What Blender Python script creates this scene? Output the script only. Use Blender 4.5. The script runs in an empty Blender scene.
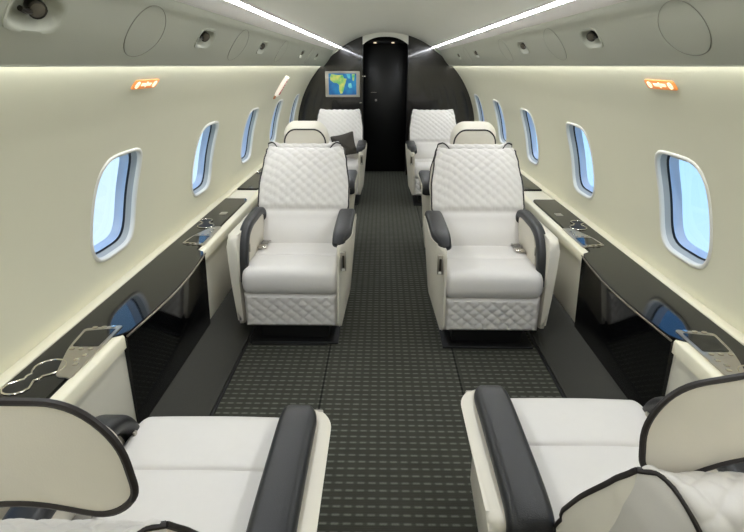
import bpy, bmesh, math, random
from mathutils import Vector, Matrix
random.seed(4)
PI = math.pi
sc = bpy.context.scene
COL = sc.collection
R0, CZ0 = 1.26, 0.62            # cabin section: radius and height of its centre
Y0, Y1 = -1.3, 7.9              # cabin from the aft wall to the forward bulkhead

# ------------------------------------------------------------------ materials
def lin(c):
    return tuple(((v/255)/12.92 if v/255 <= .04045 else ((v/255+.055)/1.055)**2.4) for v in c)
def mat(name, rgb, rough=.5, metal=0., coat=0., emit=None, strength=0., spec=.5, noise=0., nscale=30., bump=0., bscale=300.):
    m = bpy.data.materials.new(name); m.use_nodes = True
    nt = m.node_tree; b = nt.nodes['Principled BSDF']
    c = lin(rgb)+(1,)
    b.inputs['Base Color'].default_value = c
    b.inputs['Roughness'].default_value = rough
    b.inputs['Metallic'].default_value = metal
    b.inputs['Coat Weight'].default_value = coat
    b.inputs['Coat Roughness'].default_value = .05
    b.inputs['Specular IOR Level'].default_value = spec
    if emit:
        b.inputs['Emission Color'].default_value = lin(emit)+(1,)
        b.inputs['Emission Strength'].default_value = strength
    tc = nt.nodes.new('ShaderNodeTexCoord')
    if noise:
        n = nt.nodes.new('ShaderNodeTexNoise'); n.inputs['Scale'].default_value = nscale; n.inputs['Detail'].default_value = 4
        nt.links.new(tc.outputs['Object'], n.inputs['Vector'])
        r = nt.nodes.new('ShaderNodeMapRange'); r.inputs['To Min'].default_value = 1-noise; r.inputs['To Max'].default_value = 1+noise
        nt.links.new(n.outputs['Fac'], r.inputs['Value'])
        h = nt.nodes.new('ShaderNodeHueSaturation'); h.inputs['Color'].default_value = c
        nt.links.new(r.outputs['Result'], h.inputs['Value']); nt.links.new(h.outputs['Color'], b.inputs['Base Color'])
    if bump:
        n = nt.nodes.new('ShaderNodeTexNoise'); n.inputs['Scale'].default_value = bscale; n.inputs['Detail'].default_value = 3
        nt.links.new(tc.outputs['Object'], n.inputs['Vector'])
        bu = nt.nodes.new('ShaderNodeBump'); bu.inputs['Strength'].default_value = bump; bu.inputs['Distance'].default_value = .002
        nt.links.new(n.outputs['Fac'], bu.inputs['Height']); nt.links.new(bu.outputs['Normal'], b.inputs['Normal'])
    return m

M = {}
M['leather'] = mat('cream leather', (214, 210, 204), .42, noise=.02, bump=.15, bscale=400)
M['leather_side'] = mat('cream leather plain', (219, 213, 198), .45, noise=.02, bump=.15, bscale=400)
M['piping'] = mat('dark brown piping', (34, 28, 26), .5, bump=.1)
M['pad'] = mat('black leather', (25, 25, 26), .42, noise=.05, bump=.3, bscale=350)
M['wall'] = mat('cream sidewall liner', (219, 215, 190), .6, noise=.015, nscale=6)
M['bin'] = mat('shaded overhead liner', (172, 173, 156), .5, noise=.015, nscale=6)  # cream like the walls, with the unlit grey put into the colour
M['ceil'] = mat('ceiling liner', (242, 240, 226), .6, noise=.015, nscale=6)
M['cove'] = mat('light cove white', (238, 232, 224), .5, noise=.01)
M['ledge'] = mat('cream ledge', (228, 222, 198), .45, noise=.015)
M['console'] = mat('cream console panel', (224, 219, 203), .5, noise=.015, bump=.1)
M['frame'] = mat('window trim white', (226, 224, 214), .4, noise=.01)
M['tunnel'] = mat('window tunnel grey', (168, 172, 170), .45, noise=.01)
M['reveal'] = mat('daylit outer reveal', (190, 204, 222), .35, noise=.01)  # blue of the daylight falling on the reveal is put into its colour
M['gasket'] = mat('window gasket', (26, 30, 34), .5, noise=.01)
M['lacquer'] = mat('black lacquer', (12, 12, 13), .07, spec=.4, noise=.05)
M['doorm'] = mat('black satin door', (9, 9, 9), .3, spec=.35, noise=.05)
M['chrome'] = mat('polished metal', (214, 208, 198), .16, metal=1., noise=.02)
M['trimmetal'] = mat('bronze edge trim', (120, 112, 100), .3, metal=1., noise=.02)
M['satin'] = mat('satin silver', (176, 170, 158), .32, metal=.8, noise=.02)
M['dark'] = mat('dark metal base', (14, 14, 14), .5, noise=.05)
M['belt'] = mat('grey belt webbing', (112, 108, 100), .7, noise=.1, nscale=200)
M['cushion'] = mat('charcoal pillow fabric', (62, 58, 50), .85, noise=.2, nscale=80, bump=.6)
M['line'] = mat('panel joint', (146, 145, 132), .7, noise=.02)
M['strip'] = mat('light strip', (255, 255, 255), .5, emit=(244, 248, 255), strength=46., noise=.001)
M['valance'] = mat('wash light', (255, 255, 255), .5, emit=(244, 248, 255), strength=31., noise=.001)
M['sign'] = mat('amber sign', (200, 120, 50), .5, emit=(255, 160, 80), strength=.38, noise=.05)
M['glyph'] = mat('sign glyph', (255, 236, 205), .5, emit=(255, 226, 190), strength=.65, noise=.01)
M['exit_box'] = mat('exit sign white', (236, 226, 212), .5, emit=(255, 236, 220), strength=.22, noise=.01)
M['exit_red'] = mat('exit sign red', (186, 58, 44), .5, noise=.02)
M['orange'] = mat('orange lever', (190, 120, 60), .5, noise=.02)
M['bulb'] = mat('reading lamp lens', (96, 90, 78), .2, noise=.01)
M['lamp_dark'] = mat('reading lamp housing', (58, 54, 46), .3, metal=.7, noise=.1)

def nodes_mat(name):
    m = bpy.data.materials.new(name); m.use_nodes = True
    nt = m.node_tree; return m, nt, nt.nodes['Principled BSDF']
def mth(nt, op, a, b=None, c=None):
    n = nt.nodes.new('ShaderNodeMath'); n.operation = op
    for i, v in enumerate((a, b, c)):
        if v is None: continue
        if isinstance(v, (int, float)): n.inputs[i].default_value = v
        else: nt.links.new(v, n.inputs[i])
    return n.outputs[0]

def carpet(name, seams):
    m, nt, b = nodes_mat(name)
    tc = nt.nodes.new('ShaderNodeTexCoord'); sp = nt.nodes.new('ShaderNodeSeparateXYZ')
    nt.links.new(tc.outputs['Object'], sp.inputs[0])
    X, Y = sp.outputs[0], sp.outputs[1]
    nz = nt.nodes.new('ShaderNodeTexNoise'); nz.inputs['Scale'].default_value = 14; nz.inputs['Detail'].default_value = 3
    nt.links.new(tc.outputs['Object'], nz.inputs['Vector'])
    fy = mth(nt, 'ABSOLUTE', mth(nt, 'SUBTRACT', mth(nt, 'FRACT', mth(nt, 'DIVIDE', mth(nt, 'ADD', Y, 40.), .0395)), .5))
    fx = mth(nt, 'ABSOLUTE', mth(nt, 'SUBTRACT', mth(nt, 'FRACT', mth(nt, 'DIVIDE', mth(nt, 'ADD', X, 20.), .0425)), .5))
    def ss(v, lo, hi):
        r = nt.nodes.new('ShaderNodeMapRange'); r.interpolation_type = 'SMOOTHSTEP'
        r.inputs['From Min'].default_value = lo; r.inputs['From Max'].default_value = hi
        r.inputs['To Min'].default_value = 1; r.inputs['To Max'].default_value = 0
        nt.links.new(v, r.inputs['Value']); return r.outputs['Result']
    row = ss(fy, .06, .20); dash = ss(fx, .20, .42)
    mask = mth(nt, 'MULTIPLY', row, mth(nt, 'ADD', mth(nt, 'MULTIPLY', dash, .85), .15))
    fine = nt.nodes.new('ShaderNodeTexNoise'); fine.inputs['Scale'].default_value = 160
    nt.links.new(tc.outputs['Object'], fine.inputs['Vector'])
    mask = mth(nt, 'MULTIPLY', mask, mth(nt, 'MULTIPLY_ADD', fine.outputs['Fac'], 1.2, .35))
    rib = mth(nt, 'MULTIPLY_ADD', mth(nt, 'SINE', mth(nt, 'MULTIPLY', Y, 2*PI/.0079)), .10, .95)
    mx = nt.nodes.new('ShaderNodeMix'); mx.data_type = 'RGBA'
    mx.inputs['A'].default_value = lin((62, 62, 54))+(1,); mx.inputs['B'].default_value = lin((104, 105, 97))+(1,)
    nt.links.new(mask, mx.inputs['Factor'])
    out = mx.outputs['Result']
    val = rib
    if seams:
        for s in (-.345, .345):
            g = ss(mth(nt, 'ABSOLUTE', mth(nt, 'SUBTRACT', X, s)), .003, .007)
            val = mth(nt, 'MULTIPLY', val, mth(nt, 'MULTIPLY_ADD', g, -.75, 1.))
    hs = nt.nodes.new('ShaderNodeHueSaturation'); nt.links.new(out, hs.inputs['Color'])
    nt.links.new(mth(nt, 'MULTIPLY', val, mth(nt, 'MULTIPLY_ADD', nz.outputs['Fac'], .4, .8)), hs.inputs['Value'])
    nt.links.new(hs.outputs['Color'], b.inputs['Base Color'])
    b.inputs['Roughness'].default_value = .9; b.inputs['Specular IOR Level'].default_value = .15
    bu = nt.nodes.new('ShaderNodeBump'); bu.inputs['Strength'].default_value = .5; bu.inputs['Distance'].default_value = .003
    nt.links.new(mask, bu.inputs['Height']); nt.links.new(bu.outputs['Normal'], b.inputs['Normal'])
    return m
M['carpet'] = carpet('woven carpet', True)
M['carpet_side'] = mat('plain dark carpet', (56, 55, 49), .9, noise=.15, nscale=120, bump=.6)

m, nt, b = nodes_mat('dark gloss wood'); M['wood'] = m
tc = nt.nodes.new('ShaderNodeTexCoord'); mp = nt.nodes.new('ShaderNodeMapping'); mp.inputs['Scale'].default_value = (1.2, 1.2, 14)
nz = nt.nodes.new('ShaderNodeTexNoise'); nz.inputs['Scale'].default_value = 3; nz.inputs['Detail'].default_value = 6
rp = nt.nodes.new('ShaderNodeValToRGB'); rp.color_ramp.elements[0].color = lin((12, 11, 10))+(1,); rp.color_ramp.elements[1].color = lin((36, 32, 28))+(1,)
nt.links.new(tc.outputs['Object'], mp.inputs[0]); nt.links.new(mp.outputs[0], nz.inputs['Vector'])
nt.links.new(nz.outputs['Fac'], rp.inputs[0]); nt.links.new(rp.outputs[0], b.inputs['Base Color'])
b.inputs['Roughness'].default_value = .16; b.inputs['Coat Weight'].default_value = .6

m = bpy.data.materials.new('window glass'); m.use_nodes = True; M['glass'] = m
nt = m.node_tree; nt.nodes.clear()
o = nt.nodes.new('ShaderNodeOutputMaterial'); mx = nt.nodes.new('ShaderNodeMixShader'); mx.inputs[0].default_value = .06
tr = nt.nodes.new('ShaderNodeBsdfTransparent'); tr.inputs[0].default_value = (.93, .97, 1, 1)
gl = nt.nodes.new('ShaderNodeBsdfGlossy'); gl.inputs['Roughness'].default_value = .02
nt.links.new(tr.outputs[0], mx.inputs[1]); nt.links.new(gl.outputs[0], mx.inputs[2]); nt.links.new(mx.outputs[0], o.inputs[0])

def screen_mat(name, c1, c2, scale, s):
    m, nt, b = nodes_mat(name)
    tc = nt.nodes.new('ShaderNodeTexCoord'); nz = nt.nodes.new('ShaderNodeTexNoise'); nz.inputs['Scale'].default_value = scale
    rp = nt.nodes.new('ShaderNodeValToRGB'); rp.color_ramp.elements[0].position = .35; rp.color_ramp.elements[1].position = .65
    rp.color_ramp.elements[0].color = lin(c1)+(1,); rp.color_ramp.elements[1].color = lin(c2)+(1,)
    nt.links.new(tc.outputs['Object'], nz.inputs['Vector']); nt.links.new(nz.outputs['Fac'], rp.inputs[0])
    nt.links.new(rp.outputs[0], b.inputs['Emission Color']); b.inputs['Emission Strength'].default_value = s
    b.inputs['Base Color'].default_value = (.01, .01, .01, 1); b.inputs['Roughness'].default_value = .3
    return m
M['sea'] = screen_mat('screen sea', (8, 84, 140), (20, 122, 172), 9, .9)
M['land'] = screen_mat('screen land', (84, 170, 96), (196, 196, 96), 14, .9)
M['shoal'] = screen_mat('screen shallow water', (60, 160, 190), (120, 200, 190), 14, .9)

# ------------------------------------------------------------------ mesh helpers
def mk(name, verts, faces, m, parent=None, smooth=True, angle=40, loc=None):
    me = bpy.data.meshes.new(name); me.from_pydata([tuple(v) for v in verts], [], faces); me.validate(); me.update()
    bm = bmesh.new(); bm.from_mesh(me); bmesh.ops.recalc_face_normals(bm, faces=bm.faces); bm.to_mesh(me); bm.free()
    me.materials.append(m)
    if smooth:
        me.polygons.foreach_set('use_smooth', [True]*len(me.polygons))
        me.set_sharp_from_angle(angle=math.radians(angle))
    o = bpy.data.objects.new(name, me); COL.objects.link(o)
    if parent: o.parent = parent
    if loc: o.location = loc
    return o
def tag(o, label=None, cat=None, group=None, kind=None):
    if label: o['label'] = label
    if cat: o['category'] = cat
    if group: o['group'] = group
    if kind: o['kind'] = kind
    return o
def empty(name, loc=(0, 0, 0), rz=0, **k):
    o = bpy.data.objects.new(name, None); COL.objects.link(o); o.location = loc; o.rotation_euler.z = rz
    o.empty_display_size = .05
    return tag(o, **k)
def box_vf(x0, x1, y0, y1, z0, z1, bev=0., seg=3):
    bm = bmesh.new(); bmesh.ops.create_cube(bm, size=1)
    for v in bm.verts:
        v.co = Vector(((x0+x1)/2+v.co.x*(x1-x0), (y0+y1)/2+v.co.y*(y1-y0), (z0+z1)/2+v.co.z*(z1-z0)))
    if bev: bmesh.ops.bevel(bm, geom=list(bm.edges), offset=bev, segments=seg, profile=.5, affect='EDGES')
    return vf(bm)
def vf(bm):
    bm.verts.index_update()
    r = ([v.co.copy() for v in bm.verts], [[v.index for v in f.verts] for f in bm.faces]); bm.free(); return r
def join(*parts):
    V, F = [], []
    for v, f in parts:
        n = len(V); V += list(v); F += [[i+n for i in q] for q in f]
    return V, F
def prism(poly, lo, hi, axis='x', bev=0., seg=3):
    """polygon in the two other axes pushed along one axis, edges rounded"""
    bm = bmesh.new()
    def P(a, b, c): return {'x': (c, a, b), 'y': (a, c, b), 'z': (a, b, c)}[axis]
    A = [bm.verts.new(P(a, b, lo)) for a, b in poly]; B = [bm.verts.new(P(a, b, hi)) for a, b in poly]
    bm.faces.new(A); bm.faces.new(list(reversed(B)))
    n = len(poly)
    caps = []
    for i in range(n):
        bm.faces.new((A[i], B[i], B[(i+1) % n], A[(i+1) % n]))
    if bev:
        e = [ed for ed in bm.edges if (ed.verts[0] in A) == (ed.verts[1] in A)]
        bmesh.ops.bevel(bm, geom=e, offset=bev, segments=seg, profile=.5, affect='EDGES')
    return vf(bm)
def grid_faces(nu, nv, closed_u=False, closed_v=False, off=0):
    F = []
    for i in range(nu if closed_u else nu-1):
        for j in range(nv if closed_v else nv-1):
            a, b_ = i, (i+1) % nu; c, d = j, (j+1) % nv
            F.append([off+a*nv+c, off+b_*nv+c, off+b_*nv+d, off+a*nv+d])
    return F
def tube(pts, r, n=8, closed=False):
    P = [Vector(p) for p in pts]; N = len(P); V = []
    prev = None
    for i in range(N):
        if closed: t = P[(i+1) % N]-P[i-1]
        else: t = P[min(i+1, N-1)]-P[max(i-1, 0)]
        t.normalize()
        if prev is None:
            a = Vector((0, 0, 1)) if abs(t.z) < .9 else Vector((1, 0, 0)); u = t.cross(a).normalized()
        else: u = (prev-t*prev.dot(t)).normalized()
        prev = u; w = t.cross(u)
        for k in range(n):
            a = 2*PI*k/n; V.append(P[i]+u*(r*math.cos(a))+w*(r*math.sin(a)))
    F = grid_faces(N, n, closed, True)
    if not closed: F += [list(range(n)), list(range((N-1)*n, N*n))]
    return V, F
def rsec(hx, hn, r, k=4):
    """rounded rectangle section"""
    out = []
    for cx, cy, a0 in ((hx-r, hn-r, 0), (-hx+r, hn-r, 90), (-hx+r, -hn+r, 180), (hx-r, -hn+r, 270)):
        for i in range(k+1):
            a = math.radians(a0+90*i/k); out.append((cx+r*math.cos(a), cy+r*math.sin(a)))
    return out
def sweep_yz(path, sec, xc, taper_ends=True):
    """section (x, normal) carried along a path in the y-z plane, ends domed"""
    N = len(path); V = []; n = len(sec)
    st = []
    for i in range(N):
        a = path[max(i-1, 0)]; c = path[min(i+1, N-1)]
        t = Vector((c[0]-a[0], c[1]-a[1])).normalized(); st.append((path[i], t, 1.))
    rings = []
    p, t, _ = st[0]
    if taper_ends:
        for f, d in ((.55, .016), (.85, .011), (.97, .005)): rings.append(((p[0]-t[0]*d, p[1]-t[1]*d), t, f))
    rings += st
    p, t, _ = st[-1]
    if taper_ends:
        for f, d in ((.97, .005), (.85, .011), (.55, .016)): rings.append(((p[0]+t[0]*d, p[1]+t[1]*d), t, f))
    for p, t, f in rings:
        nn = Vector((-t[1], t[0]))
        for sx, sn in sec: V.append((xc+sx*f, p[0]+nn[0]*sn*f, p[1]+nn[1]*sn*f))
    F = grid_faces(len(rings), n, False, True) + [list(range(n)), list(range((len(rings)-1)*n, len(rings)*n))]
    return V, F
def smooth_path(pts, n=6):
    out = []
    P = [pts[0]]+list(pts)+[pts[-1]]
    for i in range(1, len(P)-2):
        for k in range(n):
            t = k/n
            out.append(tuple(.5*((2*P[i][d])+(-P[i-1][d]+P[i+1][d])*t+(2*P[i-1][d]-5*P[i][d]+4*P[i+1][d]-P[i+2][d])*t*t+(-P[i-1][d]+3*P[i][d]-3*P[i+1][d]+P[i+2][d])*t**3) for d in range(len(pts[0]))))
    out.append(tuple(pts[-1])); return out
def round_poly(poly, r, k=4):
    out = []; n = len(poly)
    for i in range(n):
        p = Vector(poly[i]); a = (Vector(poly[i-1])-p); c = (Vector(poly[(i+1) % n])-p)
        rr = r[i] if isinstance(r, (list, tuple)) else r
        rr = min(rr, a.length*.49, c.length*.49)
        if rr <= 1e-5: out.append(tuple(p)); continue
        A = p+a.normalized()*rr; B = p+c.normalized()*rr
        for j in range(k+1):
            t = j/k; q = A*(1-t)**2+p*2*t*(1-t)+B*t*t; out.append(tuple(q))
    return out
def copy_tree(o, parent=None):
    c = o.copy(); COL.objects.link(c); c.parent = parent
    for ch in list(o.children): copy_tree(ch, c)
    return c

# ------------------------------------------------------------------ shell with window holes
def circ(a, Y, s, d=0.):
    """point of the side wall: a degrees above the centre line, s = side, d outward"""
    r = R0+d; return (s*r*math.cos(math.radians(a)), Y, CZ0+r*math.sin(math.radians(a)))
def superell(th, hu, hv, n=4.2):
    c, s = math.cos(th), math.sin(th)
    k = (abs(c/hu)**n+abs(s/hv)**n)**(-1/n); return c*k, s*k
def holed(fmap, ulist, vlist, cells, hole):
    """grid over (u,v); cells = list of (ui0,ui1,vi0,vi1) index blocks, filled radially round hole(cell)->fn(theta)"""
    V, F, idx = [], [], {}
    def vid(u, v):
        k = (round(u, 5), round(v, 5))
        if k not in idx: idx[k] = len(V); V.append(fmap(u, v))
        return idx[k]
    blocked = set()
    for (a, b, c, d) in cells:
        for i in range(a, b):
            for j in range(c, d): blocked.add((i, j))
    for i in range(len(ulist)-1):
        for j in range(len(vlist)-1):
            if (i, j) in blocked: continue
            F.append([vid(ulist[i], vlist[j]), vid(ulist[i+1], vlist[j]), vid(ulist[i+1], vlist[j+1]), vid(ulist[i], vlist[j+1])])
    for (a, b, c, d) in cells:
        loop = [(ulist[i], vlist[c]) for i in range(a, b)]+[(ulist[b], vlist[j]) for j in range(c, d)]
        loop += [(ulist[i], vlist[d]) for i in range(b, a, -1)]+[(ulist[a], vlist[j]) for j in range(d, c, -1)]
        uc, vc = (ulist[a]+ulist[b])/2, (vlist[c]+vlist[d])/2
        hu, hv, asp = hole
        rings = []
        for k in range(6):
            t = k/5; ring = []
            for (u, v) in loop:
                th = math.atan2((v-vc)*asp, u-uc); du, dv = superell(th, hu, hv)
                ring.append((u*(1-t)+(uc+du)*t, v*(1-t)+(vc+dv/asp)*t))
            rings.append(ring)
        n = len(loop); prev = [vid(*p) for p in rings[0]]
        for k in range(1, 6):
            cur = []
            for (u, v) in rings[k]: cur.append(len(V)); V.append(fmap(u, v))
            for q in range(n): F.append([prev[q], prev[(q+1) % n], cur[(q+1) % n], cur[q]])
            prev = cur
    return V, F
def linsp(a, b, n): return [a+(b-a)*i/n for i in range(n+1)]
def ulist_cells(Ya, Yb, centres, half, nc, ng):
    ul = [Ya]; cells = []
    for c in centres:
        ul += linsp(ul[-1], c-half, ng)[1:]; i0 = len(ul)-1
        ul += linsp(c-half, c+half, nc)[1:]; cells.append((i0, len(ul)-1))
    ul += linsp(ul[-1], Yb, ng)[1:]
    return ul, cells

WIN = {-1: [1.06, 2.285, 3.52, 4.77, 6.01, 7.28], 1: [1.01, 2.25, 3.49, 4.74, 5.98, 7.25]}
AW, DEG = 14.7, 180/PI/R0            # window centre angle, degrees per metre of arc
HU, HV = .205, .232
for s, nm in ((-1, 'left'), (1, 'right')):
    ul, uc = ulist_cells(Y0, Y1+.02, WIN[s], .26, 12, 6)
    da = .275*DEG
    vl = linsp(-14, AW-da, 8)+linsp(AW-da, AW+da, 16)[1:]+linsp(AW+da, 50, 12)[1:]
    cells = [(a, b_, 8, 24) for a, b_ in uc]
    asp = 1/DEG
    V, F = holed(lambda u, v: circ(v, u, s), ul, vl, cells, (HU, HV, asp))
    w = mk('wall_'+nm, V, F, M['wall'], angle=60); tag(w, kind='structure')

def win_ring(s, yc, prof, n=56, cap=False, nexp=4.2):
    """rings round the window: prof = list of (size offset from the hole edge, outward depth)"""
    V = []
    for off, d in prof:
        for k in range(n):
            th = 2*PI*k/n; du, dv = superell(th, HU+off, HV+off, nexp)
            V.append(circ(AW+dv*DEG, yc+du, s, d))
    F = grid_faces(len(prof), n, False, True)
    if cap: F.append([(len(prof)-1)*n+k for k in range(n)])
    return V, F
wn = 0
for s in (-1, 1):
    for yc in WIN[s]:
        wn += 1
        w = mk('window_%d' % wn, *win_ring(s, yc, [(.010, .002), (.008, -.004), (.002, -.007), (-.005, -.005), (-.008, .002), (-.009, .012)]), M['frame'], angle=60)
        tag(w, kind='structure')
        mk('inner_reveal', *win_ring(s, yc, [(-.009, .012), (-.012, .02), (-.018, .034)]), M['tunnel'], w)
        mk('gasket', *win_ring(s, yc, [(-.018, .034), (-.018, .041), (-.024, .042)]), M['gasket'], w)
        mk('outer_reveal', *win_ring(s, yc, [(-.024, .042), (-.022, .048), (-.028, .066), (-.032, .080)]), M['reveal'], w)
        mk('pane', *win_ring(s, yc, [(-.031, .077), (-.034, .077)], cap=True), M['glass'], w)
        # pull-down shade parked at the top of the window
        V = []
        for k in range(13):
            y = yc-.165+.33*k/12
            for a, d in ((AW+.206*DEG, .046), (AW+.208*DEG, .054), (AW+.182*DEG, .054), (AW+.180*DEG, .046)): V.append(circ(a, y, s, d))
        sh = mk('shade', V, grid_faces(13, 4, False, True)+[[0, 1, 2, 3], [48, 49, 50, 51]], M['frame'], w)

# floor, sloped side carpets
tag(mk('floor', [(-1.02, Y0, 0), (1.02, Y0, 0), (1.02, 8.5, 0), (-1.02, 8.5, 0), (-1.02, Y0, -.03), (1.02, Y0, -.03), (1.02, 8.5, -.03), (-1.02, 8.5, -.03)],
    [[0, 1, 2, 3], [4, 5, 6, 7], [0, 1, 5, 4], [1, 2, 6, 5], [2, 3, 7, 6], [3, 0, 4, 7]], M['carpet'], smooth=False), kind='structure')
tn = 1
for s in (-1, 1):
    P = [(.835, 0), (.835, .012), (.86, .02), (.985, .165), (1.01, .175), (1.01, 0)]
    V, F = prism([(s*a, b_) for a, b_ in P], Y0, Y1, 'y')
    tag(mk('trim_%d' % tn, V, F, M['carpet_side'], angle=50), kind='structure'); tn += 1
    V, F = box_vf(min(s*.818, s*.834), max(s*.818, s*.834), Y0, Y1, 0, .008, .002, 1)
    tag(mk('trim_%d' % tn, V, F, M['dark']), kind='structure'); tn += 1
# cross strip where the seat plates start
for x0, x1 in ((-.80, -.36), (.36, .80)):
    V, F = box_vf(x0, x1, 2.735, 2.76, 0, .008, .002, 1)
    tag(mk('trim_%d' % tn, V, F, M['dark']), kind='structure'); tn += 1

# ceiling between the light strips, coves, overhead panels
NX = 28; V = []
def ceil_z(x): return 1.925-.186*abs(x/.615)**2.1
ys = linsp(Y0, 8.35, 30)
for y in ys:
    for i in range(NX+1):
        x = -.615+1.23*i/NX; V.append((x, y, ceil_z(x)))
V2 = [(v[0], v[1], v[2]+.03) for v in V]; n1 = len(V)
F = grid_faces(len(ys), NX+1)+[[i+n1 for i in f] for f in grid_faces(len(ys), NX+1)]
tag(mk('ceiling', V+V2, F, M['ceil'], angle=60), kind='structure')
LY = [1.22, 2.36, 3.47, 5.17, 6.32]
def bin_pt(v, y, s, d=0.):
    x = .72+(.856-.72)*v; z = 1.70+(1.503-1.70)*v
    bulge = .010*math.sin(PI*v)
    nx, nz = -.79, -.61
    return (s*(x+nx*(bulge-d)), y, z+nz*(bulge-d))
LH = (.096, .041)
for s, nm in ((-1, 'left'), (1, 'right')):
    # cove band beside the strip
    P = [(.600, 1.750), (.612, 1.737), (.638, 1.737), (.675, 1.722), (.705, 1.702), (.722, 1.696), (.722, 1.76), (.60, 1.76)]
    V, F = prism([(s*a, b_) for a, b_ in P], Y0, Y1, 'y')
    tag(mk('trim_%d' % tn, V, F, M['cove'], angle=50), kind='structure'); tn += 1
    ul, uc = ulist_cells(Y0, Y1, LY, .12, 12, 8)
    vl = linsp(0, .22, 3)+linsp(.22, .72, 6)[1:]+linsp(.72, 1, 4)[1:]
    L = .2497
    V, F = holed(lambda u, v: bin_pt(v, u, s), ul, vl, [(a, b_, 3, 9) for a, b_ in uc], (LH[0], LH[1], L))
    # rounded lower lip and underside, then back up behind the wash light
    lip = [bin_pt(1, 0, s), (s*.857, 0, 1.499), (s*.860, 0, 1.498), (s*.864, 0, 1.500), (s*.864, 0, 1.53), (s*.84, 0, 1.54)]
    off = len(V)
    for p in lip: V.append((p[0], Y0, p[2])); V.append((p[0], Y1, p[2]))
    F += [[off+2*i, off+2*i+1, off+2*i+3, off+2*i+2] for i in range(len(lip)-1)]
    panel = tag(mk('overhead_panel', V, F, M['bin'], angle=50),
        'long cream overhead panel with shade in its colour and reading lights above the %s windows' % nm, 'overhead panel', 'overhead panels')
    P = [(.612, 1.7345), (.630, 1.7248), (.634, 1.736), (.614, 1.745)]
    V, F = prism([(s*a, b_) for a, b_ in P], Y0+.02, Y1-.005, 'y')
    o = mk('light_strip', V, F, M['cove']); tag(o, 'thin glowing light strip along the ceiling edge on the %s side' % nm, 'light strip', 'ceiling light strips')
    V = [(s*.613, Y0+.04, 1.7330), (s*.629, Y0+.04, 1.7240), (s*.629, Y1-.01, 1.7240), (s*.613, Y1-.01, 1.7330)]
    mk('diffuser', V, [[0, 1, 2, 3]], M['strip'], o, smooth=False)
    V, F = box_vf(min(s*.866, s*.884), max(s*.866, s*.884), Y0+.05, Y1-.01, 1.516, 1.522)
    V = [(v[0], v[1], v[2]) for v in V]
    o = mk('wash_light', V, F, M['valance']); tag(o, 'hidden wash light glowing down the %s wall from behind the overhead panel' % nm, 'light', 'wall wash lights')
    # reading lights
    for i, y in enumerate(LY):
        near = ['closest to the camera', 'second from the camera', 'third from the camera', 'fourth from the camera', 'farthest from the camera'][i]
        c = bin_pt(.47, y, s)
        t = empty('reading_light', c, label='recessed oval swivel reading light in the %s overhead panel, %s' % (nm, near), cat='reading light', group='reading lights in the %s overhead panel' % nm)
        def rp(off, d, n=32):
            out = []
            for k in range(n):
                th = 2*PI*k/n; du, dv = superell(th, LH[0]+off, LH[1]+off, 2.6)
                p = bin_pt(.47+dv/L, y+du, s, d); out.append((p[0]-c[0], p[1]-c[1], p[2]-c[2]))
            return out
        def rp4(off, d, n=32):
            out = []
            for k in range(n):
                th = 2*PI*k/n; du, dv = superell(th, LH[0]+off, LH[1]+off, 4.2)
                p = bin_pt(.47+dv/L, y+du, s, d); out.append((p[0]-c[0], p[1]-c[1], p[2]-c[2]))
            return out
        V = rp4(.006, .002)+rp4(.005, -.003)+rp4(-.002, -.003)+rp(-.004, .002)+rp(-.014, .022)+rp(-.026, .032)
        mk('bezel', V, grid_faces(6, 32, False, True)+[[5*32+k for k in range(32)]], M['bin'], t, angle=60)
        # swivel lamp: short barrel with lens, and yoke
        nrm = Vector((-s*.79, 0, -.61)); up = Vector((s*.61, 0, -.79))
        for dy, rr, mt in ((.012, .020, 'lamp_dark'),):
            base = Vector((0, dy, 0))-nrm*.018+up*-.006; ax = (nrm*.8+Vector((0, -.5, 0))).normalized()
            u = ax.cross(Vector((0, 1, 0))).normalized(); w_ = ax.cross(u)
            V = []
            for rad, d in ((.010, -.012), (.018, -.006), (rr, .006), (rr, .016), (.016, .018)):
                for k in range(16):
                    a = 2*PI*k/16; V.append(base+ax*d+u*rad*math.cos(a)+w_*rad*math.sin(a))
            lamp = mk('lamp_head', V, grid_faces(5, 16, False, True)+[list(range(16))], M[mt], t)
            V = [base+ax*.0175+u*.0155*math.cos(2*PI*k/16)+w_*.0155*math.sin(2*PI*k/16) for k in range(16)]+[base+ax*.021]
            mk('lens', V, [[k, (k+1) % 16, 16] for k in range(16)], M['bulb'], lamp)
        V, F = tube([Vector((0, -.040, 0))-nrm*.012, Vector((0, -.02, 0))-nrm*.010+up*.004, Vector((0, .012, 0))-nrm*.012, Vector((0, .045, 0))-nrm*.012-up*.004], .006, 8)
        mk('yoke', V, F, M['lamp_dark'], t)
    # round mask covers outlined in the panel
    for i, y in enumerate(([1.78, 2.92, 4.15, 5.75] if s < 0 else [1.66, 2.86, 3.98, 5.7])):
        c = bin_pt(.5, y, s); V, F = [], []
        pts = []
        for k in range(48):
            th = 2*PI*k/48; p = bin_pt(.5+.36*math.sin(th), y+.125*math.cos(th), s, -.001); pts.append(p)
        V, F = tube([Vector(p)-Vector(c) for p in pts], .0011, 5, True)
        o = mk('mask_cover', V, F, M['line'], panel, loc=c)
        V2 = [Vector(bin_pt(.5+.35*r_*math.sin(2*PI*k/32), y+.122*r_*math.cos(2*PI*k/32), s, -.0015))-Vector(c) for r_ in (1, .5) for k in range(32)]+[Vector(bin_pt(.5, y, s, -.0015))-Vector(c)]
        F2 = grid_faces(2, 32, False, True)+[[32+k, 32+(k+1) % 32, 64] for k in range(32)]
        mk('lid', V2, F2, M['bin'], o)
        near = ['nearest the camera', 'second from the camera', 'third from the camera', 'farthest from the camera'][i]
        

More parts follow.
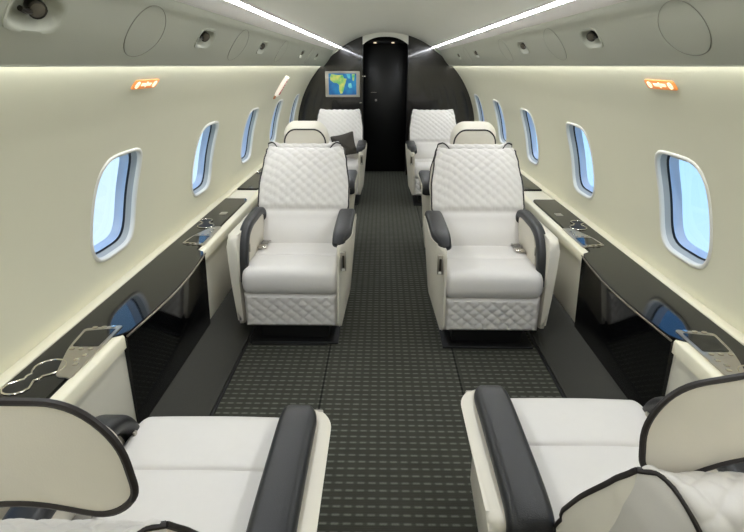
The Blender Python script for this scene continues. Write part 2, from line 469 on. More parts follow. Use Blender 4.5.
# aft wall behind the camera
def disc_wall(name, y0, y1, m):
    pts = [circ(a, 0, 1) for a in linsp(-30, 50, 16)]
    poly = [(p[0], p[2]) for p in pts]+[(0, 1.97)]+[(-p[0], p[2]) for p in reversed(pts)]
    V, F = prism(poly, y0, y1, 'y'); tag(mk(name, V, F, m, smooth=False), kind='structure')
disc_wall('wall_back', Y0-.05, Y0, M['wall'])
# forward bulkhead: dark glossy halves either side of the door opening
for s, nm in ((-1, 'left'), (1, 'right')):
    xi = .325 if s < 0 else .295
    poly = [(s*xi, 0)]+[(s*R0*math.cos(math.radians(a)), CZ0+R0*math.sin(math.radians(a))) for a in linsp(-29, 60, 30)]+[(s*x, ceil_z(x)+.005) for x in (.615, .5, .4)]+[(s*xi, ceil_z(xi)+.005)]
    V, F = prism(poly, Y1, Y1+.05, 'y', .004, 2)
    tag(mk('wall_front_'+nm, V, F, M['wood'], smooth=False), kind='structure')
    V, F = box_vf(min(s*xi, s*(xi+.02)), max(s*xi, s*(xi+.02)), Y1+.04, 8.35, 0, 1.9)
    tag(mk('trim_%d' % tn, V, F, M['dark'], smooth=False), kind='structure'); tn += 1
# liner closing the corners between overhead panels and bulkhead
for s in (-1, 1):
    arc = linsp(38, 66, 12)
    poly = [(s*r_*math.cos(math.radians(q)), CZ0+r_*math.sin(math.radians(q))) for r_, qs in ((R0+.001, arc), (1.50, arc[::-1])) for q in qs]
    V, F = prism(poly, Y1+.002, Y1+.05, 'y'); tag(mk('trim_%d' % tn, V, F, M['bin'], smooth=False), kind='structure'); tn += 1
# cream arch over the opening
poly = [(-.325, ceil_z(.325)+.004)]+[(x, ceil_z(x)+.004) for x in linsp(-.3, .27, 12)]+[(.295, ceil_z(.295)+.004)]+[(x, 1.872-.10*abs((x+.015)/.31)**2.6) for x in linsp(.295, -.325, 20)]
V, F = prism(poly, Y1-.004, Y1+.06, 'y'); tag(mk('trim_%d' % tn, V, F, M['ceil'], smooth=False), kind='structure'); tn += 1
V, F = box_vf(-.325, .295, 8.2, 8.24, 0, 1.88, .004, 2); d = mk('door_1', V, F, M['doorm'], angle=30); tag(d, kind='structure')
V, F = box_vf(-.16, -.13, 8.17, 8.2, 1.02, 1.05, .008, 3); mk('door_latch', V, F, M['satin'], d)
V, F = box_vf(-.22, -.14, 8.19, 8.2, 1.14, 1.145); mk('door_plate', V, F, M['satin'], d)
V, F = box_vf(-.335, -.29, Y1-.006, Y1+.002, 1.362, 1.376, .002, 1); o = mk('latch_plate', V, F, M['satin']); tag(o, 'small silver latch plate high on the dark bulkhead edge beside the door', 'latch')
V, F = box_vf(-.372, -.338, Y1-.014, Y1+.001, 1.003, 1.027, .006, 3); o = mk('button_knob', V, F, M['chrome']); tag(o, 'small round silver knob below the screen beside the dark door', 'knob')
V, F = box_vf(-.28, .25, 8.12, 8.195, 1.80, 1.84, .01); o = mk('door_head_bar', V, F, M['dark'])  # dark bar carrying two small pale emissive spots
tag(o, 'dark bar with two tiny bright spots above the black door', 'lamp')
for x in (-.16, .09):
    V, F = box_vf(x-.02, x+.02, 8.105, 8.125, 1.795, 1.812, .005); mk('spot', V, F, M['glyph'], o)
tag(mk('wall_front', *box_vf(-1.0, 1.0, 8.35, 8.4, 0, 1.95), M['dark'], smooth=False), kind='structure')

# ------------------------------------------------------------------ side consoles
LT = .580
def smoothstep(t): t = max(0, min(1, t)); return t*t*(3-2*t)
for s, nm in ((-1, 'left'), (1, 'right')):
    c = empty('side_console', (s*1.12, 0, 0), label='long cream side ledge with glossy black inlays under the %s windows' % nm, cat='side console', group='side consoles')
    def W(pts): return [(p[0]-s*1.12, p[1], p[2]) for p in pts]
    P = [(1.012, .165), (1.004, .20), (1.002, .545), (1.006, .562), (1.016, .572), (1.20, .574), (1.262, .574), (1.25, .30), (1.17, .165)]
    V, F = prism([(s*a, b_) for a, b_ in P], Y0, Y1-.001, 'y'); mk('ledge_body', W(V), F, M['console'], c, angle=50)
    # pale rim against the wall, and raised rim along the aisle edge beside the seats
    P = [(1.208, .572), (1.208, .588), (1.214, .592), (1.248, .592), (1.258, .586), (1.258, .572)]
    V, F = prism([(s*a, b_) for a, b_ in P], Y0, Y1-.001, 'y'); mk('wall_rim', W(V), F, M['ledge'], c, angle=50)
    for (a0, a1) in ((Y0, 1.74), (2.665, 5.25), (6.15, Y1-.002)):
        P = [(.992, .530), (.992, .574), (.998, .582), (1.030, .584), (1.034, .572), (1.008, .565), (1.004, .530)]
        V, F = prism([(s*a, b_) for a, b_ in P], a0, a1, 'y'); mk('edge_rim', W(V), F, M['ledge'], c, angle=50)
    # black inlays: narrow beside seats, bowed out to the edge over each folding table
    for (ya, yb, t0, t1) in ((.25, 3.88, 1.74, 2.665), (4.22, 7.5, 5.25, 6.15)):
        inner = []
        for y in linsp(ya, yb, 120):
            if t0 <= y <= t1: x = .984-.030*math.sin(PI*(y-t0)/(t1-t0))
            else:
                dd = min(abs(y-t0), abs(y-t1)); x = .984+.056*smoothstep(dd/.02)
            inner.append((s*x, y))
        outer = [(s*1.205, yb), (s*1.205, ya)]
        k = 8
        inner[0] = (s*1.05, ya); inner[-1] = (s*1.055, yb)
        poly = inner+outer
        V, F = prism(poly, .572, .588, 'z', .002, 1)
        mk('black_inlay', W(V), F, M['lacquer'], c, angle=30)
        # bright edge and black glossy table door below
        pts = [(s*(.982-.030*math.sin(PI*t)), t0+(t1-t0)*t, .577) for t in linsp(0, 1, 30)]
        V, F = tube(pts, .0040, 8); mk('edge_trim', W(V), F, M['trimmetal'], c)
        V = []
        nz_ = 10
        for z in linsp(.165, .570, nz_):
            for t in linsp(0, 1, 24):
                f = (z-.165)/.405
                V.append((s*(.996-.012*f-.030*f*math.sin(PI*t)), t0+(t1-t0)*t, z))
        n1 = len(V); V += [(s*1.01, v[1], v[2]) for v in V]
        F = grid_faces(nz_+1, 25)+[[i+n1 for i in f] for f in grid_faces(nz_+1, 25)]
        top = [nz_*25+i for i in range(25)]; F += [[top[i], top[i+1], top[i+1]+n1, top[i]+n1] for i in range(24)]
        for e in (0, 24): F += [[i*25+e, (i+1)*25+e, (i+1)*25+e+n1, i*25+e+n1] for i in range(nz_)]
        mk('table_door', W(V), F, M['lacquer'], c, angle=40)
        # cup holders and control plates at both ends of the table
        for e, sg, q0, q1 in ((t0, -1, -.06, .30), (t1, 1, .10, .54)):
            cy = e+sg*q1; pts = []
            A, B = (s*1.125, cy-sg*.06), (s*1.158, cy+sg*.055)
            # figure of two overlapping rounds
            def blob(rA, rB, z, n=40):
                out = []
                d = Vector((B[0]-A[0], B[1]-A[1])); Ld = d.length; d.normalize(); q = Vector((-d.y, d.x))
                for k in range(n):
                    th = 2*PI*k/n
                    # signed distance style smooth union by ray marching
                    mid = Vector(((A[0]+B[0])/2, (A[1]+B[1])/2)); dr = d*math.cos(th)+q*math.sin(th)
                    best = 0
                    for cc, rr in ((Vector(A), rA), (Vector(B), rB), (mid, min(rA, rB)*.62)):
                        oc = mid-cc; bq = oc.dot(dr); disc = bq*bq-(oc.length_squared-rr*rr)
                        if disc >= 0: best = max(best, -bq+math.sqrt(disc))
                    out.append((mid.x+dr.x*best, mid.y+dr.y*best, z))
                return out
            rim = blob(.049, .040, .590)
            V, F = tube(rim, .0032, 6, True); ch = mk('cup_holder', W(V), F, M['chrome'], c)
            V = blob(.048, .039, .5885)+blob(.047, .038, .5895)+blob(.043, .034, .5895)
            mk('cup_well_shade', W(V), grid_faces(3, 40, False, True)+[[80+k for k in range(40)]], M['dark'], ch)  # flat dark sheet on the inlay stands in for the well's shade
            # control plate
            yA, yB = e+sg*q0, e+sg*(q0+.36)
            poly = round_poly([(s*1.022, yA), (s*1.150, yA+sg*.03), (s*1.135, yA+sg*.17), (s*1.075, yB), (s*1.024, yB)], [.01, .012, .05, .03, .01])
            V, F = prism(poly, .586, .592, 'z', .0015, 2); cp = mk('control_plate', W(V), F, M['satin'], c, angle=30)
            poly = round_poly([(s*1.034, yA+sg*.03), (s*1.136, yA+sg*.052), (s*1.124, yA+sg*.165), (s*1.034, yA+sg*.165)], .008)
            V, F = prism(poly, .591, .5935, 'z'); mk('touch_screen', W(V), F, M['lacquer'], cp, angle=30)
            for k in range(3):
                x = 1.050+.032*k
                V, F = prism([(s*(x+.010*math.cos(a*PI/6)), yA+sg*(.018+.004*k)+.008*math.sin(a*PI/6)) for a in range(12)], .591, .596, 'z'); mk('button', W(V), F, M['chrome'], cp, angle=30)
                V, F = prism([(s*(x+.009*math.cos(a*PI/6)), yA+sg*.185+.008*math.sin(a*PI/6)) for a in range(12)], .591, .596, 'z'); mk('button', W(V), F, M['chrome'], cp, angle=30)
            for k in range(3):
                V, F = box_vf(min(s*1.040, s*1.056)+s*.012*(k % 2), max(s*1.040, s*1.056)+s*.012*(k % 2), yA+sg*(.225+.03*k)-.008, yA+sg*(.225+.03*k)+.008, .591, .595, .002, 2); mk('button', W(V), F, M['chrome'], cp)
        # small inset reading switch beyond the cup holder
        V, F = box_vf(s*1.10-.022, s*1.10+.022, t1+.75, t1+.81, .587, .5905, .003, 2); mk('switch', W(V), F, M['satin'], c)

# ------------------------------------------------------------------ signs on the walls
def on_wall(s, a, Y, u, v, d):
    """local sign coords: u along the cabin, v up the wall"""
    return circ(a+v*DEG, Y+u, s, d)
for s, nm, Yc in ((-1, 'left', 2.15), (1, 'right', 2.10)):
    a0 = math.degrees(math.asin((1.437-CZ0)/R0)); c = circ(a0, Yc, s)
    def patch(u0, u1, v0, v1, d, r=.006):
        pl = round_poly([(u0, v0), (u1, v0), (u1, v1), (u0, v1)], r, 3); n = len(pl)
        V = [Vector(on_wall(s, a0, Yc, u, v, -d))-Vector(c) for u, v in pl]+[Vector(on_wall(s, a0, Yc, u, v, .002))-Vector(c) for u, v in pl]
        return V, [list(range(n))]+[[i, (i+1) % n, n+(i+1) % n, n+i] for i in range(n)]
    o = mk('cabin_sign', *patch(-.11, .11, -.020, .020, .004, .012), M['sign'], loc=c, angle=30)
    tag(o, 'small lit amber cabin sign on the %s wall under the overhead panel' % nm, 'sign', 'amber cabin signs')
    # ring with a bar (no smoking) at both ends, belt halves in the middle
    for uc in (-.078, .078):
        ring = [Vector(on_wall(s, a0, Yc, uc+.013*math.cos(t*PI/10), .013*math.sin(t*PI/10), -.005))-Vector(c) for t in range(20)]
        bar = [Vector(on_wall(s, a0, Yc, uc+q*.011, q*.011, -.005))-Vector(c) for q in (-1, 0, 1)]
        mk('no_smoking_mark', *join(tube(ring, .0022, 5, True), tube(bar, .002, 5)), M['glyph'], o)
    V, F = join(patch(-.045, -.008, -.006, .007, .0055, .002), patch(.008, .045, -.006, .007, .0055, .002), patch(-.006, .006, -.012, .013, .0055, .002))
    mk('belt_mark', V, F, M['glyph'], o, angle=30)
# EXIT sign over the fourth left window
a0 = math.degrees(math.asin((1.325-CZ0)/R0)); Yc = 5.50; c = circ(a0, Yc, -1)
rx = Matrix((( 0, math.sin(math.radians(a0))*1., math.cos(math.radians(a0))), (1, 0, 0), (0, math.cos(math.radians(a0)), -math.sin(math.radians(a0)))))
ex = empty('exit_sign', c, label='white exit sign with red letters on the left wall above a far window', cat='sign')
# basis: u along cabin (world Y), v up the wall, w inward
ur = Vector((0, 1, 0)); vr = Vector((math.sin(math.radians(a0)), 0, math.cos(math.radians(a0)))); wr = Vector((math.cos(math.radians(a0)), 0, -math.sin(math.radians(a0))))
def EXP(u, v, w): return ur*u+vr*v+wr*w
V, F = box_vf(-.055, .055, -.105, .105, -.004, .034, .008, 3); mk('sign_box', [EXP(*v) for v in V], F, M['exit_box'], ex)
cu = bpy.data.curves.new('exit_text', 'FONT'); cu.body = 'EXIT'; cu.size = .085; cu.align_x = 'CENTER'; cu.align_y = 'CENTER'; cu.extrude = .001; cu.offset = .0012
to = bpy.data.objects.new('exit_text', cu); COL.objects.link(to)
bpy.context.view_layer.update()
tm = bpy.data.meshes.new_from_object(to); bpy.data.objects.remove(to); bpy.data.curves.remove(cu)
def face_text(V, F, name):
    return mk(name, V, F, M['exit_red'], ex, smooth=False)
tv = [v.co.copy() for v in tm.vertices]; tf = [list(p.vertices) for p in tm.polygons]; bpy.data.meshes.remove(tm)
face_text([EXP(-p.y, p.x, .036+p.z) for p in tv], tf, 'letters')
# the side of the box that faces aft carries the word too
V, F = box_vf(-.035, .03, -.145, -.115, 0, .02, .006, 2); mk('release_lever', [EXP(*v) for v in V], F, M['orange'], ex)

# ------------------------------------------------------------------ monitor
mo = empty('wall_monitor', (-.606, Y1-.004, 1.264), label='silver framed flat screen showing a green and blue map on the dark bulkhead', cat='monitor')
outer = rsec(.240, .171, .012); inner = rsec(.192, .140, .004)
V = [(x, 0, z) for x, z in outer]+[(x, -.022, z) for x, z in [(a*.992, b_*.992) for a, b_ in outer]]+[(x, -.022, z) for x, z in inner]+[(x, -.012, z) for x, z in inner]
n = len(outer); mk('frame', V, grid_faces(4, n, False, True), M['satin'], mo, angle=30)
sc_ = mk('screen', [(-.192, -.0125, -.14), (.192, -.0125, -.14), (.192, -.0125, .14), (-.192, -.0125, .14)], [[0, 1, 2, 3]], M['sea'], mo, smooth=False)
def flat(pts, y): return [(x*.192, y, z*.14) for x, z in pts], [list(range(len(pts)))]
land = [(-.80, .95), (-.30, .85), (.02, .88), (.12, .55), (.30, .50), (.22, .12), (.14, -.15), (.10, -.50), (-.02, -.88), (-.16, -.92), (-.26, -.55), (-.24, -.10), (-.40, .10), (-.62, .12), (-.86, .35), (-.90, .62)]
mk('map_land', *flat(land, -.0135), M['land'], sc_, smooth=False)
mk('map_land', *flat([(.28, .95), (.40, .55), (.58, .50), (.55, .95)], -.0135), M['shoal'], sc_, smooth=False)
mk('map_land', *flat([(.68, .95), (.72, .35), (.82, .30), (.90, .95)], -.0135), M['land'], sc_, smooth=False)
mk('map_land', *flat([(.42, .05), (.62, .12), (.70, -.30), (.50, -.40), (.40, -.2)], -.0130), M['shoal'], sc_, smooth=False)

# ------------------------------------------------------------------ seats
def quilt(a, b_, px, pz, amp):
    u = a/px+b_/pz; v = a/px-b_/pz
    s_ = abs(math.sin(PI*u)*math.sin(PI*v)); return amp*(s_**.38)
cache = {}
def seat_back_mesh():
    """loft of U-shaped loops across the seat; returns quilted shell, end panels, piping.  local frame: x across,
    n backwards (+) from the front face, t up the back; later tilted"""
    H = .705; NS, NU = 104, 150
    def halfw(t):
        ks = [(0, .244), (.20, .262), (.29, .288), (.42, .288), (.60, .268), (.66, .256), (.72, .246)]
        for (a, wa), (b_, wb) in zip(ks, ks[1:]):
            if t <= b_:
                f = smoothstep((t-a)/(b_-a)); return wa+(wb-wa)*f
        return ks[-1][1]
    def prof(s_, u):
        e = abs(s_)
        g = smoothstep((e-.55)/.45)
        Hs = H-.014*e**4-.012*smoothstep((e-.92)/.08)
        q = 8*(1-g)+2.6*g; r = .5*(1-g)+.80*g
        D = .128+.0*g
        v = 1-abs(2*u-1)                                   # 0 at the ends, 1 at the top
        tt = math.sin(v*PI/2)**(1.0)
        t = Hs*tt
        wn_ = (1-tt**q)**r if tt < 1 else 0
        side = -1 if u < .5 else 1
        nt_ = D/2*(1-g)+.012*g; n_ = nt_+((0 if side < 0 else D)-nt_)*wn_
        # front face: lumbar swell, belly in the middle of the seat back
        if side < 0:
            n_ += -.020*math.exp(-((t-.10)/.09)**2)*(1-e**4)+.014*(1-e*e)*0-.012*(1-e**6)*math.exp(-((t-.47)/.2)**2)
            n_ += .012*math.exp(-((t-.262)/.018)**2)*(1-.2*e)     # seam under the quilt
        else:
            n_ += .018*(1-e**4)*math.sin(PI*min(1, t/Hs))
        return n_, t
    P = [[None]*(NU+1) for _ in range(NS+1)]; arc = [[0]*(NU+1) for _ in range(NS+1)]
    for i in range(NS+1):
        s_ = -1+2*i/NS
        acc = 0; last = None
        for j in range(NU+1):
            n_, t = prof(s_, j/NU)
            x = s_*halfw(t); p = Vector((x, n_, t)); P[i][j] = p
        # arc length measured from the top
        m_ = NU//2; acc = 0
        for j in range(m_, 0, -1): acc += (P[i][j]-P[i][j-1]).length; arc[i][j-1] = acc
        acc = 0
        for j in range(m_, NU): acc += (P[i][j+1]-P[i][j]).length; arc[i][j+1] = -acc
    V = []
    for i in range(NS+1):
        for j in range(NU+1):
            a = P[min(i+1, NS)][j]-P[max(i-1, 0)][j]; b_ = P[i][min(j+1, NU)]-P[i][max(j-1, 0)]
            nn = a.cross(b_)
            if nn.length > 0: nn.normalize()
            p = P[i][j]
            if (p+nn*.01-Vector((0, .064, .3))).length < (p-Vector((0, .064, .3))).length: nn = -nn
            e = abs(-1+2*i/NS)
            up = p.z > .270 if j <= NU//2 else p.z > .10
            if up:
                fade = min(1, (1-e)/.05)*min(1, max(0, (p.z-(.270 if j <= NU//2 else .10))/.015))
                sc_x = p.x
                if j > NU//2:
                    f = (j-NU/2)/(NU/2-4); lim = 1-.95*min(1, f)**.62
                    fade *= min(1, max(0, (lim-e)/.05))
                h = quilt(sc_x, arc[i][j]+.012, .068, .062, .0085)*fade
            else: h = 0
            V.append(p+nn*h)
    F = grid_faces(NS+1, NU+1)
    sides = []; pipes = []
    for i, s_ in ((0, -1), (NS, 1)):
        loop = [P[i][j] for j in range(NU+1)]
        half = NU//2; Vs = []; m_ = 6
        for j in range(half+1):
            a, b_ = loop[j], loop[NU-j]
            for k in range(m_+1):
                f = k/m_; p = a*(1-f)+b_*f; wd = (b_-a).length
                Vs.append(p+Vector((s_*.25*wd*f*(1-f)*.5, 0, 0)))
        sides.append((Vs, grid_faces(half+1, m_+1)))
        pts = [p+Vector((s_*.001, 0, 0)) for p in loop[4:NU//2+1:2]]
        pipes.append(tube(pts, .0052, 7))
        # the rear seam leaves the top corner and runs inwards down the back
        pts = []
        for k in range(41):
            f = k/40; e = 1-.95*f**.62; jj = NU/2+(NU/2-4)*f
            fi = (s_*e+1)/2*NS; i0 = min(int(fi), NS-1); j0 = min(int(jj), NU-1); a, b_ = fi-i0, jj-j0
            pts.append(P[i0][j0]*(1-a)*(1-b_)+P[i0+1][j0]*a*(1-b_)+P[i0][j0+1]*(1-a)*b_+P[i0+1][j0+1]*a*b_)
        pipes.append(tube(pts, .0055, 7))
    bottom = ([P[i][0] for i in range(NS+1)]+[P[i][NU] for i in range(NS+1)], [[i, i+1, NS+2+i, NS+1+i] for i in range(NS)])
    return join((V, F), bottom), sides, pipes
TILT = math.radians(33)
def tiltp(p, y0, z0):
    c, s_ = math.cos(TILT), math.sin(TILT)
    return Vector((p[0], y0+p[1]*c+p[2]*s_, z0-p[1]*s_+p[2]*c))
BACK = seat_back_mesh()
BY, BZ = .495, .425
def tl(vfp): return [tiltp(v, BY, BZ) for v in vfp[0]], vfp[1]

def pillow_block(prof, hw, r, nst=10, crown=.0):
    """profile in y-z pushed across x with rounded ends"""
    cy = sum(p[0] for p in prof)/len(prof); cz = (max(p[1] for p in prof)+min(p[1] for p in prof))/2
    hy = (max(p[0] for p in prof)-min(p[0] for p in prof))/2; hz = (max(p[1] for p in prof)-min(p[1] for p in prof))/2
    st = []
    for k in range(nst+1):
        a = PI/2*k/nst; st.append((-hw+r*(1-math.sin(a)), r*(1-math.cos(PI/2-a))))
    st = [(-hw+r*(1-math.cos(PI/2*k/nst)), r*(1-math.sin(PI/2*k/nst))) for k in range(nst+1)]
    mid = [(-hw+r+(2*hw-2*r)*k/10, 0) for k in range(1, 10)]
    allst = st+mid+[(-x, d) for x, d in reversed(st)]
    V = []
    for x, d in allst:
        fy, fz = 1-d/hy, 1-d/hz
        cr = crown*(1-(x/hw)**2)
        for y, z in prof:
            zz = cz+(z-cz)*fz
            if z > cz: zz += cr
            V.append((x, cy+(y-cy)*fy, zz))
    n = len(prof)
    return V, grid_faces(len(allst), n, False, True)+[list(range(n)), [(len(allst)-1)*n+k for k in range(n)]]
def cushion_vf():
    prof = []
    # front bottom round the lip to the top, seam groove, then back
    pts = [(.06, .315), (.02, .325), (.0, .355), (-.002, .40), (.012, .442), (.05, .463), (.12, .468), (.20, .467), (.255, .463), (.268, .452), (.281, .462), (.33, .466), (.42, .462), (.52, .455), (.55, .43), (.55, .33), (.52, .315)]
    prof = smooth_path(pts, 4)
    return pillow_block(prof, .262, .035, crown=.006)
def skirt_vf():
    NX_, NZ_ = 90, 36; x0, x1, z0, z1 = -.258, .258, .125, .322
    V = []
    for j in range(NZ_+1):
        for i in range(NX_+1):
            x = x0+(x1-x0)*i/NX_; z = z0+(z1-z0)*j/NZ_
            fd = min(1, i/3, (NX_-i)/3, j/3, (NZ_-j)/3)
            V.append((x, .022-quilt(x, z-.125, .066, .055, .0085)*fd-.006*min(1, fd+.0)+.010*(1-fd), z))
    F = grid_faces(NZ_+1, NX_+1)
    b = [(x0, .50, z0), (x1, .50, z0), (x1, .50, z1), (x0, .50, z1)]
    n = len(V); V += b; w_ = NX_+1
    F.append([n, n+1, n+2, n+3])
    F.append(list(range(0, w_))+[n+1, n]); F.append(list(range(NZ_*w_, (NZ_+1)*w_))+[n+2, n+3])
    F.append([j*w_ for j in range(NZ_+1)]+[n+3, n]); F.append([j*w_+NX_ for j in range(NZ_+1)]+[n+2, n+1])
    return V, F
def pad_solid(outline, T, bulge_f, bulge_b, edge=.03):
    """upholstered pad: outline in (x,z), thickness T along y (front at y=0)"""
    n = len(outline); cx = sum(p[0] for p in outline)/n; cz = sum(p[1] for p in outline)/n
    V = []; rings = []
    seqf = [(0, 1), (.25, 1), (.5, 1), (.72, 1), (.88, 1), (.96, 1)]
    for f in (.0, .3, .6, .8, .92, 1.0): rings.append((f if f else .001, -bulge_f*(1-f*f)))
    for k in (1, 2, 3): rings.append((1+.02*math.sin(PI*k/4), T*k/4))
    for f in (1.0, .92, .8, .6, .3, .0): rings.append((f if f else .001, T+bulge_b*(1-f*f)))
    for f, y in rings:
        for x, z in outline: V.append((cx+(x-cx)*f, y, cz+(z-cz)*f))
    return V, grid_faces(len(rings), n, False, True)
def headrest_parts(far):
    ol = round_poly([(-.165, -.055), (-.158, .045), (-.105, .105), (.105, .105), (.158, .045), (.165, -.055), (.120, -.090), (0, -.060), (-.120, -.090)],
                    [.05, .07, .09, .09, .07, .05, .05, .10, .05], 6)
    V, F = pad_solid(ol, .085, .020, .012)
    n = len(ol); out = []
    for v in V:                                     # outline changes with depth
        f = max(0., min(1., 1-v[1]/.085))
        if far: out.append((v[0]*(1-.10*(1-f)), v[1], v[2]*(1-.12*(1-f))+(.030*f if v[2] > 0 else 0)))
        else: out.append((v[0]*(1-.20*f), v[1]*.6+.034, v[2]*(1-.45*f)-.01*f))
    k = (.90, .88) if far else (1, 1)
    rear = [(x*k[0], .085, z*k[1]) for x, z in ol]
    return (out, F), tube(rear, .0055, 7, True)
def make_seat(m, headrest, drop=0.):
    """m=+1: aisle arm on +x; faces -y; origin on the floor below the cushion lip"""
    t = empty('leather_armchair')
    def X(vfp): return [(m*v[0], v[1], v[2]) for v in vfp[0]], vfp[1]
    def part(name, vfp, mt, par=None, ang=45, flip=True):
        key = (name, m, len(vfp[0]), len(vfp[1]), round(sum(v[0] for v in vfp[0]), 3), round(sum(v[1]+v[2] for v in vfp[0]), 3))
        if key in cache:
            o = bpy.data.objects.new(name, cache[key]); COL.objects.link(o); o.parent = par or t; return o
        o = mk(name, *(X(vfp) if flip else vfp), M[mt], par or t, angle=ang); cache[key] = o.data; return o
    part('seat_cushion', cushion_vf(), 'leather', ang=60)
    part('quilted_skirt', skirt_vf(), 'leather', ang=60)
    near_ = headrest in ('left', 'right')
    def tl(q): return [tiltp((v[0]*(.79 if near_ else 1), v[1], v[2]*(.85 if near_ else 1)), BY+(.062 if near_ else 0), BZ) for v in q[0]], q[1]
    bk = part('backrest', tl(BACK[0]), 'leather', ang=60)
    for q in BACK[1]: part('side_panel', tl(q), 'leather_side', bk)
    for q in BACK[2]: part('piping', tl(q), 'piping', bk)
    # pedestal and floor plate
    part('pedestal', join(box_vf(-.20, .20, .10, .52, .012, .128, .01), box_vf(-.255, .255, .045, .58, .0, .014, .004)), 'dark')
    # aisle arm: white storage body with rounded front, black domed top
    D = drop
    prof = round_poly([(.004, .125), (-.014, .36), (-.002, .612-D), (.10, .632-D), (.60, .635-D), (.60, .125)], [.03, .2, .09, .15, .03, .03], 6)
    V, F = prism(prof, .262, .342, 'x', .020, 4)
    V = [(v[0]-(.045*max(0, (.56-v[2])/.44) if v[0] > .30 else .006*max(0, (.56-v[2])/.44)), v[1], v[2]) for v in V]
    def front_taper(V):
        out = []
        for v in V:
            x, y, z = v
            if x > .225 and drop: x = .225+(x-.225)*1.16
            if y < .15: x -= (x-.255)*.75*((.15-max(y, 0))/.15)**2*max(0, min(1, (x-.255)/.03)) if x > .255 else 0
            out.append((x, y, z))
        return out
    V = front_taper(V)
    aa = part('armrest', (V, F), 'leather_side', ang=50)
    path = smooth_path([(q, z-D) for q, z in [(.61, .58), (.60, .630), (.52, .648), (.30, .650), (.16, .647), (.09, .638), (.055, .622), (.04, .606)]], 5)
    V, F = sweep_yz(path, rsec(.050, .024, .020, 5) if not drop else rsec(.050, .024, .022, 5), .286 if not drop else .250)
    part('arm_pad', (front_taper(V), F), 'pad', aa)
    pl = part('recline_panel', box_vf(.283, .313, -.024, -.002, .475-D, .580-D, .003, 2), 'satin', aa)
    part('recline_lever', box_vf(.293, .304, -.032, -.022, .497-D, .565-D, .003, 2), 'lamp_dark', pl)
    part('panel_button', box_vf(.290, .307, -.028, -.022, .479-D, .491-D, .002, 2), 'frame', pl)
    W_ = drop*.75; W2 = drop*1.4
    # window arm: white outer shell, black band along its top and down the front, white inner panel
    prof = round_poly([(.035, .125), (.012, .36), (.020, .645-W2), (.12, .645-W2), (.60, .640-W2), (.60, .125)], [.03, .2, .075, .10, .03, .03], 6)
    V, F = prism(prof, -.328, -.275, 'x', .022, 4)
    V = [(v[0]+(.025*max(0, (.56-v[2])/.44) if v[0] < -.302 else 0), v[1], v[2]) for v in V]
    wa = part('armrest', (V, F), 'leather_side', ang=50)
    path = smooth_path([(q, z-W_-.012) for q, z in [(.62, .60), (.60, .650), (.52, .672), (.36, .672), (.25, .664), (.155, .630), (.10, .56), (.075, .46), (.070, .40)]], 5)
    part('arm_pad', sweep_yz(path, rsec(.030, .024, .018, 5) if not drop else rsec(.046, .026, .022, 5), -.262 if not drop else -.280), 'pad', wa)
    prof = round_poly([(.14, .40), (.18, .56-W_), (.25, .636-W_), (.58, .64-W_), (.58, .42)], [.02, .08, .05, .02, .02], 5)
    part('inner_panel', prism(prof, -.275, -.244, 'x', .010, 3), 'leather_side', wa)
    part('arm_button', box_vf(-.236, -.228, .125, .14, .53-W_, .575-W_, .002, 2), 'satin', wa)
    # belt on the window side
    path = smooth_path([(.56, .45), (.50, .478), (.44, .482), (.38, .476)], 5)
    bl = part('seat_belt', sweep_yz(path, rsec(.022, .002, .0015, 2), -.215, False), 'belt')
    part('buckle', box_vf(-.243, -.187, .345, .40, .472, .488, .006, 2), 'chrome', bl)
    if headrest:
        HB = headrest_parts(headrest == 'far')
        dx, dy, dz, ta = {'far': (0, .775, 1.000, 6), 'left': (.004, .800, 1.010, 4), 'right': (.018, .755, .960, 4)}[headrest]
        def H_(q):
            a = math.radians(ta); out = []; b_ = math.radians(13 if headrest == 'right' else 0)
            for v in q[0]:
                v = (v[0]*math.cos(b_)+v[2]*math.sin(b_), v[1], v[2]*math.cos(b_)-v[0]*math.sin(b_))
                y = v[1]*math.cos(a)+v[2]*math.sin(a); z = -v[1]*math.sin(a)+v[2]*math.cos(a)
                out.append((v[0]+dx, y+dy, z+dz))
            return out, q[1]
        hr = part('headrest', H_(HB[0]), 'leather_side', ang=60)
        part('piping', H_(HB[1]), 'piping', hr)
    return t
SX = {-1: -.557, 1: .547}
protoF = {1: make_seat(1, False), -1: make_seat(-1, False)}
near = {-1: make_seat(-1, 'left', .125), 1: make_seat(1, 'right', .125)}
far = {-1: make_seat(-1, 'far'), 1: make_seat(1, 'far')}
# rows: (side, lip Y, facing camera?, label)
rows = [(-1, 1.455, False, 'white leather cabin seat at the bottom left, back to the camera'),
        (1, 1.575, False, 'white leather cabin seat at the bottom right, back to the camera'),
        (-1, 2.705, True, 'large white quilted seat facing the camera left of the aisle, fully in view'),
        (1, 2.665, True, 'large white quilted seat facing the camera right of the aisle, fully in view'),
        (-1, 4.74, False, 'seat left of the aisle showing only its piped headrest above a quilted back'),
        (1, 4.72, False, 'seat right of the aisle showing only its piped headrest above a quilted back'),
        (-1, 6.02, True, 'distant quilted seat left of the aisle with a dark pillow, facing the camera'),
        (1, 6.0, True, 'distant quilted seat right of the aisle facing the camera, no pillow')]
used = set()
for side, y, face, lab in rows:
    x = SX[side]
    if face:
        key = -side; o = protoF[key] if key not in used else copy_tree(protoF[key]); used.add(key); rz = 0
        if y > 4: x += side*.02
    else:
        o = (near if y < 3 else far)[side]; rz = PI
        if y > 3: x += side*.045
    o.location = (x, y, 0); o.rotation_euler.z = rz
    tag(o, lab, 'seat', 'white leather cabin seats')

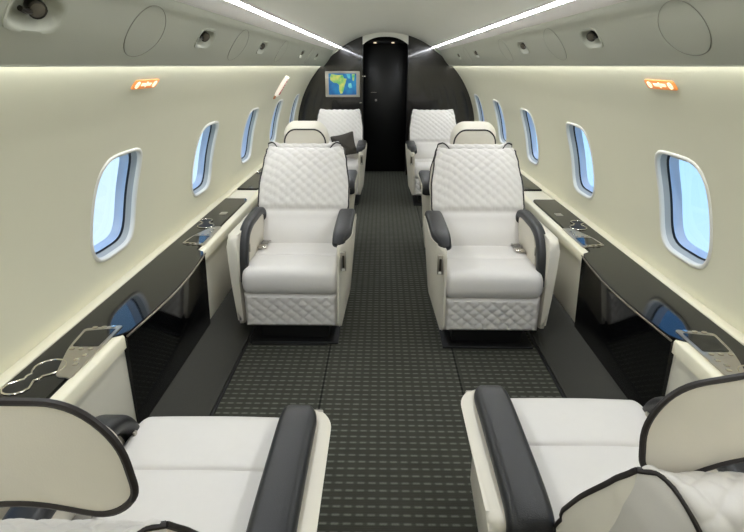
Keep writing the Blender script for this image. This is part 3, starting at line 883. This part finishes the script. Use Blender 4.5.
# throw pillow leaning in the far left seat
ol = round_poly([(-.14, -.14), (0, -.125), (.14, -.14), (.125, 0), (.14, .14), (0, .125), (-.14, .14), (-.125, 0)], [.02, .1, .02, .1, .02, .1, .02, .1], 4)
n = len(ol); V = []
rings = [(.001, -.05), (.3, -.047), (.6, -.036), (.85, -.017), (1, 0), (.85, .017), (.6, .036), (.3, .047), (.001, .05)]
for f, y in rings:
    for x, z in ol: V.append((x*f, y, z*f))
pw = mk('throw_pillow', V, grid_faces(len(rings), n, False, True), M['cushion'], loc=(-.50, 6.40, .635))
pw.rotation_euler = (math.radians(-27), math.radians(-14), math.radians(0))
tag(pw, 'square dark charcoal throw pillow leaning in the far left seat', 'pillow')

# ------------------------------------------------------------------ daylight outside
w = bpy.data.worlds.new('sky'); sc.world = w; w.use_nodes = True; nt = w.node_tree
bg = nt.nodes['Background']; tc = nt.nodes.new('ShaderNodeTexCoord'); sp = nt.nodes.new('ShaderNodeSeparateXYZ')
nt.links.new(tc.outputs['Generated'], sp.inputs[0])
rp = nt.nodes.new('ShaderNodeValToRGB'); e = rp.color_ramp.elements
e[0].position = .30; e[0].color = lin((200, 222, 240))+(1,); e[1].position = .75; e[1].color = lin((96, 160, 226))+(1,)
k_ = e.new(.50); k_.color = lin((172, 214, 248))+(1,)
v = mth(nt, 'MULTIPLY_ADD', sp.outputs[2], .5, .5)
nz = nt.nodes.new('ShaderNodeTexNoise'); nz.inputs['Scale'].default_value = 2.2; nz.inputs['Detail'].default_value = 4
nt.links.new(tc.outputs['Generated'], nz.inputs['Vector'])
v = mth(nt, 'ADD', v, mth(nt, 'MULTIPLY', mth(nt, 'SUBTRACT', nz.outputs['Fac'], .5), .35))
v = mth(nt, 'ADD', v, mth(nt, 'MULTIPLY', sp.outputs[0], .13))
nt.links.new(v, rp.inputs[0]); nt.links.new(rp.outputs[0], bg.inputs['Color']); bg.inputs['Strength'].default_value = 1.25

# ------------------------------------------------------------------ camera
cam = bpy.data.cameras.new('camera'); co = bpy.data.objects.new('camera', cam); COL.objects.link(co)
cam.sensor_width = 36; cam.lens = 36*540/744; cam.clip_start = .02
co.location = (-.06, 0, 1.5); co.rotation_euler = (PI/2-math.atan(200/540), 0, math.radians(1.0))
sc.camera = co
sc.view_settings.view_transform = 'Standard'; sc.view_settings.look = 'None'; sc.view_settings.gamma = 1
sc.view_settings.use_curve_mapping = False; sc.view_settings.exposure = .22
